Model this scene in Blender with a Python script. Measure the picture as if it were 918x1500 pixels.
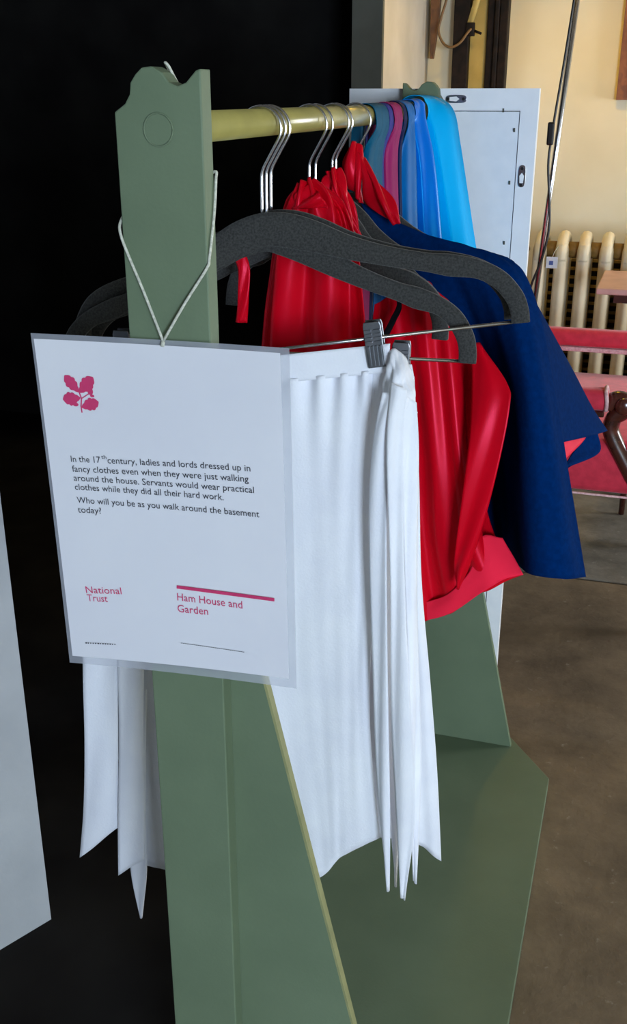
import bpy, bmesh, math, random
from mathutils import Vector, Matrix
random.seed(7)
for _o in list(bpy.data.objects):
    bpy.data.objects.remove(_o)
SC = bpy.context.scene
COL = SC.collection
PI = math.pi

# ------------------------------------------------------------------ camera
cam = bpy.data.objects.new('camera', bpy.data.cameras.new('camera'))
COL.objects.link(cam)
cam.location = (0.34, -0.72, 1.13)
cam.rotation_euler = (math.radians(90 - 21.873), 0, math.radians(17.306))
cam.data.sensor_fit = 'VERTICAL'
cam.data.sensor_height = 24.0
cam.data.lens = 24.0 * 1522.0 / 1500.0
cam.data.clip_start = 0.02
SC.camera = cam

# ------------------------------------------------------------------ world, light, exposure
SC.view_settings.view_transform = 'Standard'
SC.view_settings.look = 'None'
SC.view_settings.gamma = 1.0
SC.view_settings.use_curve_mapping = False
SC.view_settings.exposure = 0.0
world = bpy.data.worlds.new('world')
SC.world = world
world.use_nodes = True
world.node_tree.nodes['Background'].inputs[0].default_value = (0.55, 0.68, 1.0, 1)
world.node_tree.nodes['Background'].inputs[1].default_value = 0.4


def area_light(name, loc, target, sx, sy, power, color):
    d = bpy.data.lights.new(name, 'AREA')
    d.shape = 'RECTANGLE'
    d.size, d.size_y = sx, sy
    d.energy = power
    d.color = color
    o = bpy.data.objects.new(name, d)
    COL.objects.link(o)
    o.location = loc
    o.rotation_euler = (Vector(target) - Vector(loc)).to_track_quat('-Z', 'Y').to_euler()
    return o


# daylight in the two window openings outside the picture, each in the plane of its wall
area_light('window_front_offscreen', (1.9, -2.66, 1.0), (1.9, -1.0, 1.0), 1.0, 1.0, 142, (0.66, 0.81, 1.0))
area_light('window_right_added', (2.66, 2.3, 0.95), (1.0, 2.3, 0.95), 1.0, 1.0, 62, (0.92, 0.95, 1.0))  # unseen window light added to brighten the far wall and chair


# ------------------------------------------------------------------ materials
def lin(r, g, b):
    f = lambda c: c / 12.92 if c <= 0.04045 else ((c + 0.055) / 1.055) ** 2.4
    return (f(r / 255), f(g / 255), f(b / 255), 1)


MATS = {}


def mat(name, c1, c2=None, scale=20, rough=0.6, metal=0.0, bump=0.0, bscale=None, sheen=0.0, spec=0.5,
        coat=0.0, detail=4, trans=0.0, alpha=1.0, lo=0.35, hi=0.65, emit=None, aniso=0.0, distort=0.0, tint=None):
    m = bpy.data.materials.new(name)
    m.use_nodes = True
    nt = m.node_tree
    b = nt.nodes['Principled BSDF']
    tc = nt.nodes.new('ShaderNodeTexCoord')
    if c2 is None:
        c2 = tuple(v * 0.9 for v in c1[:3]) + (1,)
    n = nt.nodes.new('ShaderNodeTexNoise')
    n.inputs['Scale'].default_value = scale
    n.inputs['Detail'].default_value = detail
    n.inputs['Distortion'].default_value = distort
    nt.links.new(tc.outputs['Object'], n.inputs['Vector'])
    r = nt.nodes.new('ShaderNodeValToRGB')
    r.color_ramp.elements[0].position = lo
    r.color_ramp.elements[0].color = c2
    r.color_ramp.elements[1].position = hi
    r.color_ramp.elements[1].color = c1
    nt.links.new(n.outputs['Fac'], r.inputs['Fac'])
    nt.links.new(r.outputs['Color'], b.inputs['Base Color'])
    b.inputs['Roughness'].default_value = rough
    b.inputs['Metallic'].default_value = metal
    b.inputs['Specular IOR Level'].default_value = spec
    b.inputs['Sheen Weight'].default_value = sheen
    b.inputs['Sheen Roughness'].default_value = 0.4
    b.inputs['Coat Weight'].default_value = coat
    b.inputs['Coat Roughness'].default_value = 0.15
    b.inputs['Alpha'].default_value = alpha
    b.inputs['Anisotropic'].default_value = aniso
    if tint:
        b.inputs['Specular Tint'].default_value = tint
    if emit:
        b.inputs['Emission Color'].default_value = emit[0]
        b.inputs['Emission Strength'].default_value = emit[1]
    if bump:
        n2 = nt.nodes.new('ShaderNodeTexNoise')
        n2.inputs['Scale'].default_value = bscale or scale * 6
        n2.inputs['Detail'].default_value = 3
        nt.links.new(tc.outputs['Object'], n2.inputs['Vector'])
        bp = nt.nodes.new('ShaderNodeBump')
        bp.inputs['Strength'].default_value = bump
        bp.inputs['Distance'].default_value = 0.004
        nt.links.new(n2.outputs['Fac'], bp.inputs['Height'])
        nt.links.new(bp.outputs['Normal'], b.inputs['Normal'])
    MATS[name] = m
    return m


mat('green', lin(106, 122, 96), lin(98, 114, 89), 9, rough=0.6, bump=0.05, bscale=300, spec=0.35)
mat('edge_green', lin(146, 146, 100), lin(130, 132, 90), 40, rough=0.6)
mat('velvet', lin(68, 68, 66), lin(48, 48, 47), 500, rough=0.95, bump=0.25, bscale=1200, sheen=0.2, spec=0.1)
mat('steel', (0.62, 0.63, 0.66, 1), (0.5, 0.5, 0.53, 1), 60, rough=0.22, metal=1.0)
mat('clip_steel', (0.22, 0.225, 0.24, 1), (0.16, 0.17, 0.18, 1), 60, rough=0.38, metal=1.0)
mat('cotton', lin(238, 239, 243), lin(230, 231, 238), 14, rough=0.85, bump=0.12, bscale=420, sheen=0.1, spec=0.2)
mat('red_satin', (0.62, 0.001, 0.011, 1), (0.50, 0.001, 0.008, 1), 7, rough=0.34, spec=0.7, tint=(1.0, 0.10, 0.2, 1))
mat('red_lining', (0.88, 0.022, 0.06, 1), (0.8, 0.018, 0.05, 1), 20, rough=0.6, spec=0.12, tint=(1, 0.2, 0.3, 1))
mat('navy', (0.0, 0.021, 0.11, 1), (0.0, 0.016, 0.088, 1), 160, rough=1.0, bump=0.15, bscale=700, spec=0.03)
mat('black_cloth', (0.004, 0.004, 0.006, 1), None, 60, rough=0.9, spec=0.1)
mat('teal', (0.002, 0.085, 0.16, 1), (0.001, 0.06, 0.12, 1), 12, rough=0.6, spec=0.15, tint=(0.1, 0.6, 1, 1))
mat('violet', (0.03, 0.03, 0.22, 1), (0.02, 0.02, 0.16, 1), 12, rough=0.6, spec=0.15, tint=(0.4, 0.4, 1, 1))
mat('magenta', (0.28, 0.008, 0.10, 1), (0.22, 0.006, 0.08, 1), 12, rough=0.6, spec=0.15, tint=(1, 0.3, 0.7, 1))
mat('deep_blue', (0.002, 0.006, 0.05, 1), None, 12, rough=0.6, spec=0.1, tint=(0.3, 0.4, 1, 1))
mat('mid_blue', (0.0, 0.11, 0.36, 1), (0.0, 0.09, 0.3, 1), 12, rough=0.5, spec=0.2, tint=(0.05, 0.5, 1, 1))
mat('royal_blue', (0.0, 0.15, 0.66, 1), (0.0, 0.12, 0.56, 1), 8, rough=0.33, spec=0.45, tint=(0.05, 0.7, 1, 1))
mat('cyan', (0.0, 0.42, 0.85, 1), (0.0, 0.38, 0.8, 1), 8, rough=0.55, spec=0.15, tint=(0.0, 0.7, 1, 1))
mat('paper', lin(226, 226, 230), lin(220, 220, 226), 6, rough=0.4, coat=0.35)
mat('laminate', lin(190, 193, 202), lin(182, 185, 194), 20, rough=0.25, coat=0.3, alpha=0.5)
mat('ink_black', lin(45, 45, 52), None, 50, rough=0.6)
mat('ink_pink', lin(206, 58, 108), lin(196, 50, 100), 50, rough=0.6)
mat('string', lin(216, 216, 200), lin(180, 180, 165), 400, rough=0.9, bump=0.2)
mat('mirror_white', lin(242, 243, 245), lin(236, 238, 241), 30, rough=0.5, bump=0.04)
mat('mirror_back', lin(234, 237, 241), lin(228, 232, 237), 40, rough=0.7)
mat('plaster', lin(238, 228, 200), lin(230, 218, 186), 4, rough=0.9, bump=0.12, bscale=40)
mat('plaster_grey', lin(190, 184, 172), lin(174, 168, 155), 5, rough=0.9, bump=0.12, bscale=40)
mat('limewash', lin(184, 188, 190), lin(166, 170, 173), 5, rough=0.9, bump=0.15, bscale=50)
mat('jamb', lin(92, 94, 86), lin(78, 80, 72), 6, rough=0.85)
mat('recess_shade', (0.020, 0.019, 0.018, 1), (0.012, 0.011, 0.011, 1), 5, rough=1.0, spec=0.0)  # near-black colour standing in for an unlit space
mat('dark_wood', lin(34, 22, 17), lin(14, 9, 7), 30, rough=0.6, spec=0.2, distort=1.0)
mat('brown_wood', lin(120, 78, 40), lin(92, 56, 28), 30, rough=0.5, distort=1.0)
mat('ochre', lin(206, 182, 110), lin(190, 164, 92), 12, rough=0.8)
mat('mahogany', lin(84, 36, 26), lin(54, 22, 16), 14, rough=0.22, distort=1.5, coat=0.4)
mat('red_velvet', lin(214, 46, 70), lin(196, 36, 60), 50, rough=0.8, sheen=0.35, bump=0.15, bscale=500)
mat('braid', lin(226, 190, 190), lin(200, 150, 155), 200, rough=0.8)
mat('radiator_cream', lin(238, 226, 196), lin(224, 208, 172), 12, rough=0.45)
mat('radiator_brown', lin(150, 116, 52), lin(112, 82, 36), 22, rough=0.7)
mat('gap_dark', lin(44, 36, 26), lin(30, 24, 18), 30, rough=0.8)
mat('grille_ochre', lin(150, 124, 72), lin(120, 96, 52), 30, rough=0.7)
mat('pink_wood', lin(214, 170, 160), lin(198, 152, 142), 10, rough=0.4, distort=1.2)
mat('tag_white', lin(228, 232, 244), None, 40, rough=0.6)
mat('tag_ink', lin(70, 90, 160), None, 40, rough=0.6)
mat('black_plastic', (0.008, 0.008, 0.008, 1), None, 40, rough=0.35)
mat('lamp_shade', lin(236, 206, 140), lin(226, 196, 130), 30, rough=0.8)
mat('bulb', (1, 0.85, 0.55, 1), None, 10, emit=((1, 0.72, 0.32, 1), 6))
mat('cable_brown', lin(108, 78, 40), None, 40, rough=0.5)
mat('picture_wood', lin(142, 84, 40), lin(112, 62, 28), 30, rough=0.4, distort=1.0)
mat('picture_print', lin(150, 165, 175), lin(110, 125, 130), 8, rough=0.5)
mat('ceiling', lin(120, 112, 100), None, 6, rough=0.95)
mat('dull_wall', lin(120, 116, 110), None, 6, rough=0.95)
mat('rail_paint', lin(164, 152, 84), lin(150, 140, 78), 20, rough=0.28, coat=0.3)


def stone_mat(name, a, b_, c):
    m = bpy.data.materials.new(name)
    m.use_nodes = True
    nt = m.node_tree
    p = nt.nodes['Principled BSDF']
    geo = nt.nodes.new('ShaderNodeNewGeometry')
    n1 = nt.nodes.new('ShaderNodeTexNoise')
    n1.inputs['Scale'].default_value = 5.0
    n1.inputs['Detail'].default_value = 10
    n1.inputs['Roughness'].default_value = 0.65
    n2 = nt.nodes.new('ShaderNodeTexNoise')
    n2.inputs['Scale'].default_value = 38
    n2.inputs['Detail'].default_value = 8
    n2.inputs['Roughness'].default_value = 0.7
    for n in (n1, n2):
        nt.links.new(geo.outputs['Position'], n.inputs['Vector'])
    r1 = nt.nodes.new('ShaderNodeValToRGB')
    r1.color_ramp.elements[0].position = 0.36
    r1.color_ramp.elements[0].color = b_
    r1.color_ramp.elements[1].position = 0.64
    r1.color_ramp.elements[1].color = a
    r2 = nt.nodes.new('ShaderNodeValToRGB')
    r2.color_ramp.elements[0].position = 0.62
    r2.color_ramp.elements[0].color = (0, 0, 0, 1)
    r2.color_ramp.elements[1].position = 0.8
    r2.color_ramp.elements[1].color = (1, 1, 1, 1)
    mx = nt.nodes.new('ShaderNodeMixRGB')
    mx.inputs['Color2'].default_value = c
    nt.links.new(n1.outputs['Fac'], r1.inputs['Fac'])
    nt.links.new(n2.outputs['Fac'], r2.inputs['Fac'])
    nt.links.new(r2.outputs['Color'], mx.inputs['Fac'])
    nt.links.new(r1.outputs['Color'], mx.inputs['Color1'])
    nt.links.new(mx.outputs['Color'], p.inputs['Base Color'])
    p.inputs['Roughness'].default_value = 0.75
    p.inputs['Specular IOR Level'].default_value = 0.25
    bp = nt.nodes.new('ShaderNodeBump')
    bp.inputs['Strength'].default_value = 0.5
    bp.inputs['Distance'].default_value = 0.006
    nt.links.new(n2.outputs['Fac'], bp.inputs['Height'])
    nt.links.new(bp.outputs['Normal'], p.inputs['Normal'])
    MATS[name] = m


stone_mat('stone_brown', lin(132, 114, 90), lin(98, 84, 66), lin(172, 162, 146))
stone_mat('stone_grey', lin(136, 130, 118), lin(92, 88, 80), lin(174, 168, 158))
mat('mortar', lin(104, 98, 88), lin(70, 64, 56), 30, rough=0.95)


# ------------------------------------------------------------------ mesh helpers
def wloc(o):
    v = Vector((0, 0, 0))
    while o is not None:
        v += o.location
        o = o.parent
    return v


def empty(name, loc, rot=(0, 0, 0)):
    o = bpy.data.objects.new(name, None)
    o.empty_display_size = 0.05
    COL.objects.link(o)
    o.location = loc
    o.rotation_euler = rot
    return o


def tag(o, label=None, cat=None, group=None, kind=None):
    if label: o['label'] = label
    if cat: o['category'] = cat
    if group: o['group'] = group
    if kind: o['kind'] = kind
    return o


def obj(name, bm, m, parent=None, local=False, smooth=True, bevel=0.0, solid=0.0, label=None, subsurf=0, origin=None):
    """link a bmesh as one object; coordinates are world ones unless local"""
    off = Vector((0, 0, 0))
    if parent is not None and not local:
        off = wloc(parent)
    loc = Vector((0, 0, 0))
    if parent is None:
        if origin is None:
            xs = [v.co for v in bm.verts]
            loc = Vector((sum(c.x for c in xs) / len(xs), sum(c.y for c in xs) / len(xs), min(c.z for c in xs)))
        else:
            loc = Vector(origin)
        off = loc
    for v in bm.verts:
        v.co -= off
    bmesh.ops.recalc_face_normals(bm, faces=bm.faces)
    me = bpy.data.meshes.new(name)
    bm.to_mesh(me)
    bm.free()
    for p in me.polygons:
        p.use_smooth = smooth
    me.materials.append(MATS[m])
    o = bpy.data.objects.new(name, me)
    COL.objects.link(o)
    o.location = loc
    if parent is not None:
        o.parent = parent
    if solid:
        md = o.modifiers.new('solid', 'SOLIDIFY')
        md.thickness = solid
        md.offset = 0
    if bevel:
        md = o.modifiers.new('bevel', 'BEVEL')
        md.width = bevel
        md.segments = 2
        md.limit_method = 'ANGLE'
    if subsurf:
        md = o.modifiers.new('sub', 'SUBSURF')
        md.levels = md.render_levels = subsurf
    if label:
        o['label'] = label
    return o


def box(bm, x0, x1, y0, y1, z0, z1):
    vs = [bm.verts.new(p) for p in ((x0, y0, z0), (x1, y0, z0), (x1, y1, z0), (x0, y1, z0),
                                    (x0, y0, z1), (x1, y0, z1), (x1, y1, z1), (x0, y1, z1))]
    for f in ((3, 2, 1, 0), (4, 5, 6, 7), (0, 1, 5, 4), (1, 2, 6, 5), (2, 3, 7, 6), (3, 0, 4, 7)):
        bm.faces.new([vs[i] for i in f])
    return vs


def B(*a):
    bm = bmesh.new()
    box(bm, *a)
    return bm


def prism(outline, axis, a, b, bm=None):
    """extrude a 2D outline along an axis: 'y' outline is (x,z); 'z' outline is (x,y); 'x' outline is (y,z)"""
    bm = bm or bmesh.new()
    mk = {'y': lambda p, t: (p[0], t, p[1]), 'z': lambda p, t: (p[0], p[1], t), 'x': lambda p, t: (t, p[0], p[1])}[axis]
    A = [bm.verts.new(mk(p, a)) for p in outline]
    Bv = [bm.verts.new(mk(p, b)) for p in outline]
    n = len(outline)
    bm.faces.new(A)
    bm.faces.new(Bv[::-1])
    for i in range(n):
        j = (i + 1) % n
        bm.faces.new((A[i], A[j], Bv[j], Bv[i]))
    return bm


def crom(P, t):
    n = len(P) - 1
    x = max(0.0, min(1.0, t)) * n
    i = min(int(x), n - 1)
    f = x - i
    p1, p2 = P[i], P[i + 1]
    p0 = P[i - 1] if i > 0 else p1 * 2 - p2
    p3 = P[i + 2] if i + 2 <= n else p2 * 2 - p1
    return 0.5 * ((2 * p1) + (p2 - p0) * f + (2 * p0 - 5 * p1 + 4 * p2 - p3) * f * f + (3 * p1 - p0 - 3 * p2 + p3) * f ** 3)


def tube(pts, r, n=8, seg=6, bm=None, smooth=True, closed_caps=True, rfun=None, sx=1.0):
    bm = bm or bmesh.new()
    P = [Vector(p) for p in pts]
    if smooth and len(P) > 2:
        N = (len(P) - 1) * seg
        P = [crom(P, i / N) for i in range(N + 1)]
    ref = Vector((0.123, 0.456, 0.88)).normalized()
    rings = []
    up = None
    for i, p in enumerate(P):
        d = (P[min(i + 1, len(P) - 1)] - P[max(i - 1, 0)])
        d.normalize()
        if up is None:
            up = d.cross(ref).normalized()
        up = (up - d * up.dot(d)).normalized()
        s = d.cross(up)
        rr = r if rfun is None else r * rfun(i / (len(P) - 1))
        rings.append([bm.verts.new(p + up * (math.cos(2 * PI * k / n) * rr) + s * (math.sin(2 * PI * k / n) * rr * sx)) for k in range(n)])
    for a, b in zip(rings, rings[1:]):
        for k in range(n):
            bm.faces.new((a[k], a[(k + 1) % n], b[(k + 1) % n], b[k]))
    if closed_caps:
        bm.faces.new(rings[0][::-1])
        bm.faces.new(rings[-1])
    return bm


def lathe(prof, cx, cy, cz=0.0, n=24, bm=None):
    bm = bm or bmesh.new()
    rings = []
    for r, z in prof:
        rings.append([bm.verts.new((cx + r * math.cos(2 * PI * k / n), cy + r * math.sin(2 * PI * k / n), cz + z)) for k in range(n)])
    for a, b in zip(rings, rings[1:]):
        for k in range(n):
            bm.faces.new((a[k], a[(k + 1) % n], b[(k + 1) % n], b[k]))
    bm.faces.new(rings[0][::-1])
    bm.faces.new(rings[-1])
    return bm


def cloth(rows, nu=40, nv=50, fold=None):
    """smooth sheet through a grid of world points; fold(u,v) displaces along the sheet's normal"""
    R = [[Vector(p) for p in r] for r in rows]
    grid = []
    for j in range(nv + 1):
        v = j / nv
        line = []
        for i in range(nu + 1):
            u = i / nu
            col = [crom(r, u) if len(r) > 1 else r[0] for r in R]
            line.append(crom(col, v))
        grid.append(line)
    out = [[p.copy() for p in l] for l in grid]
    if fold:
        for j in range(nv + 1):
            for i in range(nu + 1):
                a = grid[j][min(i + 1, nu)] - grid[j][max(i - 1, 0)]
                b = grid[min(j + 1, nv)][i] - grid[max(j - 1, 0)][i]
                n = a.cross(b)
                if n.length > 1e-9:
                    n.normalize()
                    out[j][i] += n * fold(i / nu, j / nv)
    bm = bmesh.new()
    V = [[bm.verts.new(p) for p in l] for l in out]
    for j in range(nv):
        for i in range(nu):
            bm.faces.new((V[j][i], V[j][i + 1], V[j + 1][i + 1], V[j + 1][i]))
    return bm


def wob(u, v, seed=0.0):
    return (math.sin(u * 17.3 + seed * 2.1 + v * 2.3) + 0.6 * math.sin(u * 31.7 + seed * 5.7 - v * 3.1) + 0.5 * math.sin(u * 7.9 + v * 6.3 + seed)) / 2.1


def strip(left, right, nu=6, nv=40, wave=0.0015, seed=0.0):
    """a narrow ribbon of cloth between two edge lines"""
    rows = []
    for a, b in zip(left, right):
        a, b = Vector(a), Vector(b)
        rows.append([a, (a + b) / 2 + Vector((0, -wave * 0.7, 0)), b])
    return cloth(rows, nu, nv, lambda u, v: wave * math.sin(9 * v + 6 * u + seed))


def struct(name, bm, m, **k):
    o = obj(name, bm, m, smooth=False, **k)
    o['kind'] = 'structure'
    return o


# ================================================================== THE SETTING
# stone floor: mortar bed with large worn flagstones as pieces
fl = struct('floor', B(-0.12, 2.6, -2.6, 3.06, -0.06, -0.012), 'mortar')
xs = [[-0.118, 0.50, 1.30, 2.1, 2.6], [-0.118, 0.078, 0.86, 1.7, 2.6], [-0.118, 0.62, 1.35, 2.6]]
rowsy = [(-2.6, -1.5, 0), (-1.5, -0.55, 2), (-0.55, 0.22, 1), (0.22, 1.742, 1), (1.742, 2.42, 2), (2.42, 3.06, 0)]
for ri, (ya, yb, k) in enumerate(rowsy):
    for xa, xb in zip(xs[k], xs[k][1:]):
        dz = random.uniform(-0.0025, 0.0)
        obj('flagstone', B(xa + 0.004, xb - 0.004, ya + 0.004, yb - 0.004, -0.012, dz), 'stone_grey' if ri == 4 else 'stone_brown',
            fl, smooth=False, bevel=0.004)
# the recess beside the rail, floor included, its darkness painted in as near-black
struct('floor_recess', B(-4.2, -0.122, -0.75, 2.62, -0.06, -0.002), 'recess_shade')
struct('wall_recess_back', B(-4.28, -4.2, -0.75, 2.62, -0.06, 2.6), 'recess_shade')
struct('wall_recess_far', B(-4.2, -0.50, 2.62, 2.68, -0.06, 2.6), 'recess_shade')
struct('wall_recess_near', prism([(-0.47, 0.335), (-4.2, 0.335), (-4.2, 0.255), (-0.51, 0.255)], 'z', -0.06, 2.6), 'recess_shade')
struct('ceiling_recess', B(-4.2, -0.5, 0.3, 2.62, 2.25, 2.3), 'recess_shade')
# limewashed pier that edges the recess
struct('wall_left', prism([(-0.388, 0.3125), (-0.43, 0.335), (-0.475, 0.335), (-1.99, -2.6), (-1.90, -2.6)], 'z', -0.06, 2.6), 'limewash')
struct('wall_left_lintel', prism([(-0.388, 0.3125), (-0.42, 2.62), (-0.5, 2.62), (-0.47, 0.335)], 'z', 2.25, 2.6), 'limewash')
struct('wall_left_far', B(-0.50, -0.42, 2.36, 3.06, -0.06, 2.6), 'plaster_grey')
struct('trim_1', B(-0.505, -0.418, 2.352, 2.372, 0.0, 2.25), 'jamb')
struct('wall_back', B(-0.56, 2.6, 3.0, 3.08, -0.06, 2.6), 'plaster')
struct('ceiling', B(-2.7, 2.7, -2.7, 3.1, 2.6, 2.66), 'ceiling')
# right-hand wall and the wall behind the viewer, each with a window opening
bm = bmesh.new()
for ya, yb, za, zb in ((-2.6, 1.8, -0.06, 2.6), (2.8, 3.06, -0.06, 2.6), (1.8, 2.8, -0.06, 0.45), (1.8, 2.8, 1.45, 2.6)):
    box(bm, 2.6, 2.7, ya, yb, za, zb)
struct('wall_right', bm, 'plaster')
bm = bmesh.new()
box(bm, -2.0, 1.4, -2.7, -2.6, -0.06, 2.6)
box(bm, 2.4, 2.7, -2.7, -2.6, -0.06, 2.6)
box(bm, 1.4, 2.4, -2.7, -2.6, -0.06, 0.5)
box(bm, 1.4, 2.4, -2.7, -2.6, 1.5, 2.6)
struct('wall_front', bm, 'dull_wall')


def window(name, a, b, z0, z1, axis):
    def bx(p, q, za, zb, d0=0.0, d1=0.05):
        return B(2.61 + d0, 2.61 + d1, p, q, za, zb) if axis == 'x' else B(p, q, -2.61 - d1, -2.61 - d0, za, zb)
    w = struct(name, bx(a, a + 0.05, z0, z1), 'mirror_white')
    obj('window_frame', bx(b - 0.05, b, z0, z1), 'mirror_white', w, smooth=False)
    obj('window_frame', bx(a + 0.05, b - 0.05, z1 - 0.05, z1), 'mirror_white', w, smooth=False)
    obj('window_frame', bx(a + 0.05, b - 0.05, z0, z0 + 0.05), 'mirror_white', w, smooth=False)


window('added_window_1', 1.8, 2.8, 0.45, 1.45, 'x')  # frame of the added right-hand window, out of view
window('window_2', 1.4, 2.4, 0.5, 1.5, 'y')
# dark timber posts and the pale strip between them on the far wall
struct('trim_2', B(-0.328, -0.277, 2.94, 3.0, 0.0, 2.6), 'dark_wood', bevel=0.003)
struct('trim_3', B(-0.277, -0.222, 2.975, 3.0, 0.0, 2.6), 'ochre')
bm = bmesh.new()
box(bm, -0.222, -0.196, 2.955, 3.0, 0.0, 2.6)
box(bm, -0.196, -0.182, 2.935, 3.0, 0.0, 2.6)
box(bm, -0.182, -0.155, 2.945, 3.0, 0.0, 2.6)
struct('trim_4', bm, 'dark_wood', bevel=0.003)
struct('trim_5', prism([(-0.405, 1.42), (-0.375, 1.42), (-0.378, 1.35), (-0.392, 1.24), (-0.401, 1.24)], 'y', 2.94, 2.965), 'brown_wood')
bm = tube([(-0.352, 2.93, 1.62), (-0.345, 2.92, 1.45), (-0.362, 2.905, 1.36), (-0.368, 2.9, 1.32), (-0.352, 2.9, 1.285), (-0.326, 2.9, 1.272),
           (-0.298, 2.905, 1.285), (-0.275, 2.92, 1.318), (-0.263, 2.935, 1.33)], 0.0042, 8, 6)
tag(obj('hanging_cable', bm, 'cable_brown'), 'thin brown cable hanging in a loop from the dark timber post', 'cable')
br = empty('wall_bracket', (-0.268, 2.94, 1.31))
obj('plate', B(-0.285, -0.258, 2.925, 2.945, 1.305, 1.345), 'dark_wood', br, bevel=0.002)
obj('strap', prism([(-0.282, 1.345), (-0.266, 1.335), (-0.228, 1.47), (-0.248, 1.47)], 'y', 2.93, 2.94), 'ochre', br)
obj('spike', tube([(-0.262, 2.935, 1.322), (-0.235, 2.925, 1.312)], 0.004, 6), 'dark_wood', br)
tag(br, 'small dark iron bracket with pale strap on the timber post', 'bracket')

# ================================================================== CLOTHES RACK
RZ = 1.107
rack = empty('clothes_rack', (0, 0, 0))
tag(rack, 'sage green painted wooden clothes rack with carved post tops', 'clothes rack')
top = [(-0.034, 0.024), (-0.034, 1.1185), (-0.0255, 1.124), (-0.0212, 1.1305), (-0.0202, 1.138), (-0.016, 1.1435), (-0.0106, 1.148), (-0.0027, 1.1486),
       (0.0049, 1.1446), (0.0095, 1.1385), (0.0158, 1.1357), (0.0225, 1.138), (0.030, 1.1455), (0.034, 1.147), (0.034, 0.024)]
obj('upright', prism(top, 'y', 0.0, 0.018), 'green', rack, smooth=False, bevel=0.0012)
obj('upright', prism([(-x, z) for x, z in top][::-1], 'y', 0.93, 0.948), 'green', rack, smooth=False, bevel=0.0012)
pan = [(-0.034, 0.024), (0.2075, 0.024), (0.2025, 0.024 + 0.02), (0.036, 0.775), (-0.034, 0.775)]
ep = obj('end_panel', prism(pan, 'y', 0.0185, 0.0275), 'green', rack, smooth=False)
obj('panel_edge', prism([(0.2075, 0.024), (0.2095, 0.024), (0.2045, 0.044), (0.0385, 0.775), (0.036, 0.775), (0.2025, 0.044)], 'y', 0.0186, 0.0274), 'edge_green', ep, smooth=False)
ep = obj('end_panel', prism(pan, 'y', 0.917, 0.929), 'green', rack, smooth=False, bevel=0.0008)
base = [(-0.034, -0.0), (0.2, -0.0), (0.283, 0.09), (0.283, 0.842), (0.203, 0.948), (-0.034, 0.948)]
obj('base_board', prism(base, 'z', 0.0, 0.0245), 'green', rack, smooth=False, bevel=0.001)
rl = obj('rail', tube([(0, 0.017, RZ), (0, 0.5, RZ), (0, 0.931, RZ)], 0.0118, 24, smooth=False), 'rail_paint', rack)
d = obj('dowel_end', tube([(0, -0.0008, RZ), (0, 0.004, RZ)], 0.0105, 28, smooth=False), 'green', rack, smooth=False)
bm = bmesh.new()
ring = [(math.cos(2 * PI * k / 32), math.sin(2 * PI * k / 32)) for k in range(33)]
tube([(0.0112 * c, -0.0003, RZ + 0.0112 * s) for c, s in ring], 0.0007, 6, bm=bm, smooth=False)
obj('joint_ring', bm, 'green', d)

# ================================================================== SIGN
def sy(x, z):
    return -0.006 - 0.10 * max(0.0, (0.957 - z)) ** 2 * 0.6 - 0.25 * (x + 0.01) ** 2


def quad(c, n=12):
    TL, TR, BR, BL = [Vector(p) for p in c]
    bm = bmesh.new()
    V = []
    for j in range(n + 1):
        l = []
        for i in range(n + 1):
            u, v = i / n, j / n
            p = TL * (1 - u) * (1 - v) + TR * u * (1 - v) + BR * u * v + BL * (1 - u) * v
            l.append(bm.verts.new((p.x, sy(p.x, p.z) + p.y, p.z)))
        V.append(l)
    for j in range(n):
        for i in range(n):
            bm.faces.new((V[j][i], V[j][i + 1], V[j + 1][i + 1], V[j + 1][i]))
    return bm


sign = empty('laminated_sign', (-0.004, -0.006, 0.66))
tag(sign, 'white laminated paper sign with pink oak leaf emblem hanging from string', 'sign')


def sp(p, off=0.0):
    return (p[0], off, p[2])


TL, TR, BR, BL = (-0.1160, -0.0060, 0.9552), (0.0997, -0.0060, 0.9578), (0.1050, -0.0060, 0.6735), (-0.1073, -0.0060, 0.6613)
obj('laminate', quad([sp(p, 0.0006) for p in (TL, TR, BR, BL)]), 'laminate', sign)
pc = [(-0.1134, -0.0060, 0.9510), (0.0927, -0.0060, 0.9538), (0.0985, -0.0060, 0.6815), (-0.1038, -0.0060, 0.6688)]
pap = obj('paper', quad([sp(p, 0.0) for p in pc]), 'paper', sign)
INK = -0.0006


def ink(name, bm, m):
    for v in bm.verts:
        v.co.y = sy(v.co.x, v.co.z) + INK
    return obj(name, bm, m, sign, smooth=False)


def text(body, a, b, em, m, name='lettering'):
    """flat lettering on the sheet from baseline point a to b"""
    cu = bpy.data.curves.new('t', 'FONT')
    cu.body = body
    cu.size = 1.0
    cu.resolution_u = 3
    t = bpy.data.objects.new('t', cu)
    COL.objects.link(t)
    bpy.context.view_layer.update()
    me = bpy.data.meshes.new_from_object(t.evaluated_get(bpy.context.evaluated_depsgraph_get()))
    bpy.data.objects.remove(t)
    bm = bmesh.new()
    bm.from_mesh(me)
    bpy.data.meshes.remove(me)
    x0 = min(v.co.x for v in bm.verts)
    x1 = max(v.co.x for v in bm.verts)
    A, Bp = Vector((a[0], a[2])), Vector((b[0], b[2]))
    ex = (Bp - A)
    L = ex.length
    ex.normalize()
    ez = Vector((-ex.y, ex.x))
    for v in bm.verts:
        q = A + ex * ((v.co.x - x0) / (x1 - x0) * L) + ez * (v.co.y * em)
        v.co = (q.x, 0, q.y)
    return ink(name, bm, m)


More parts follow.
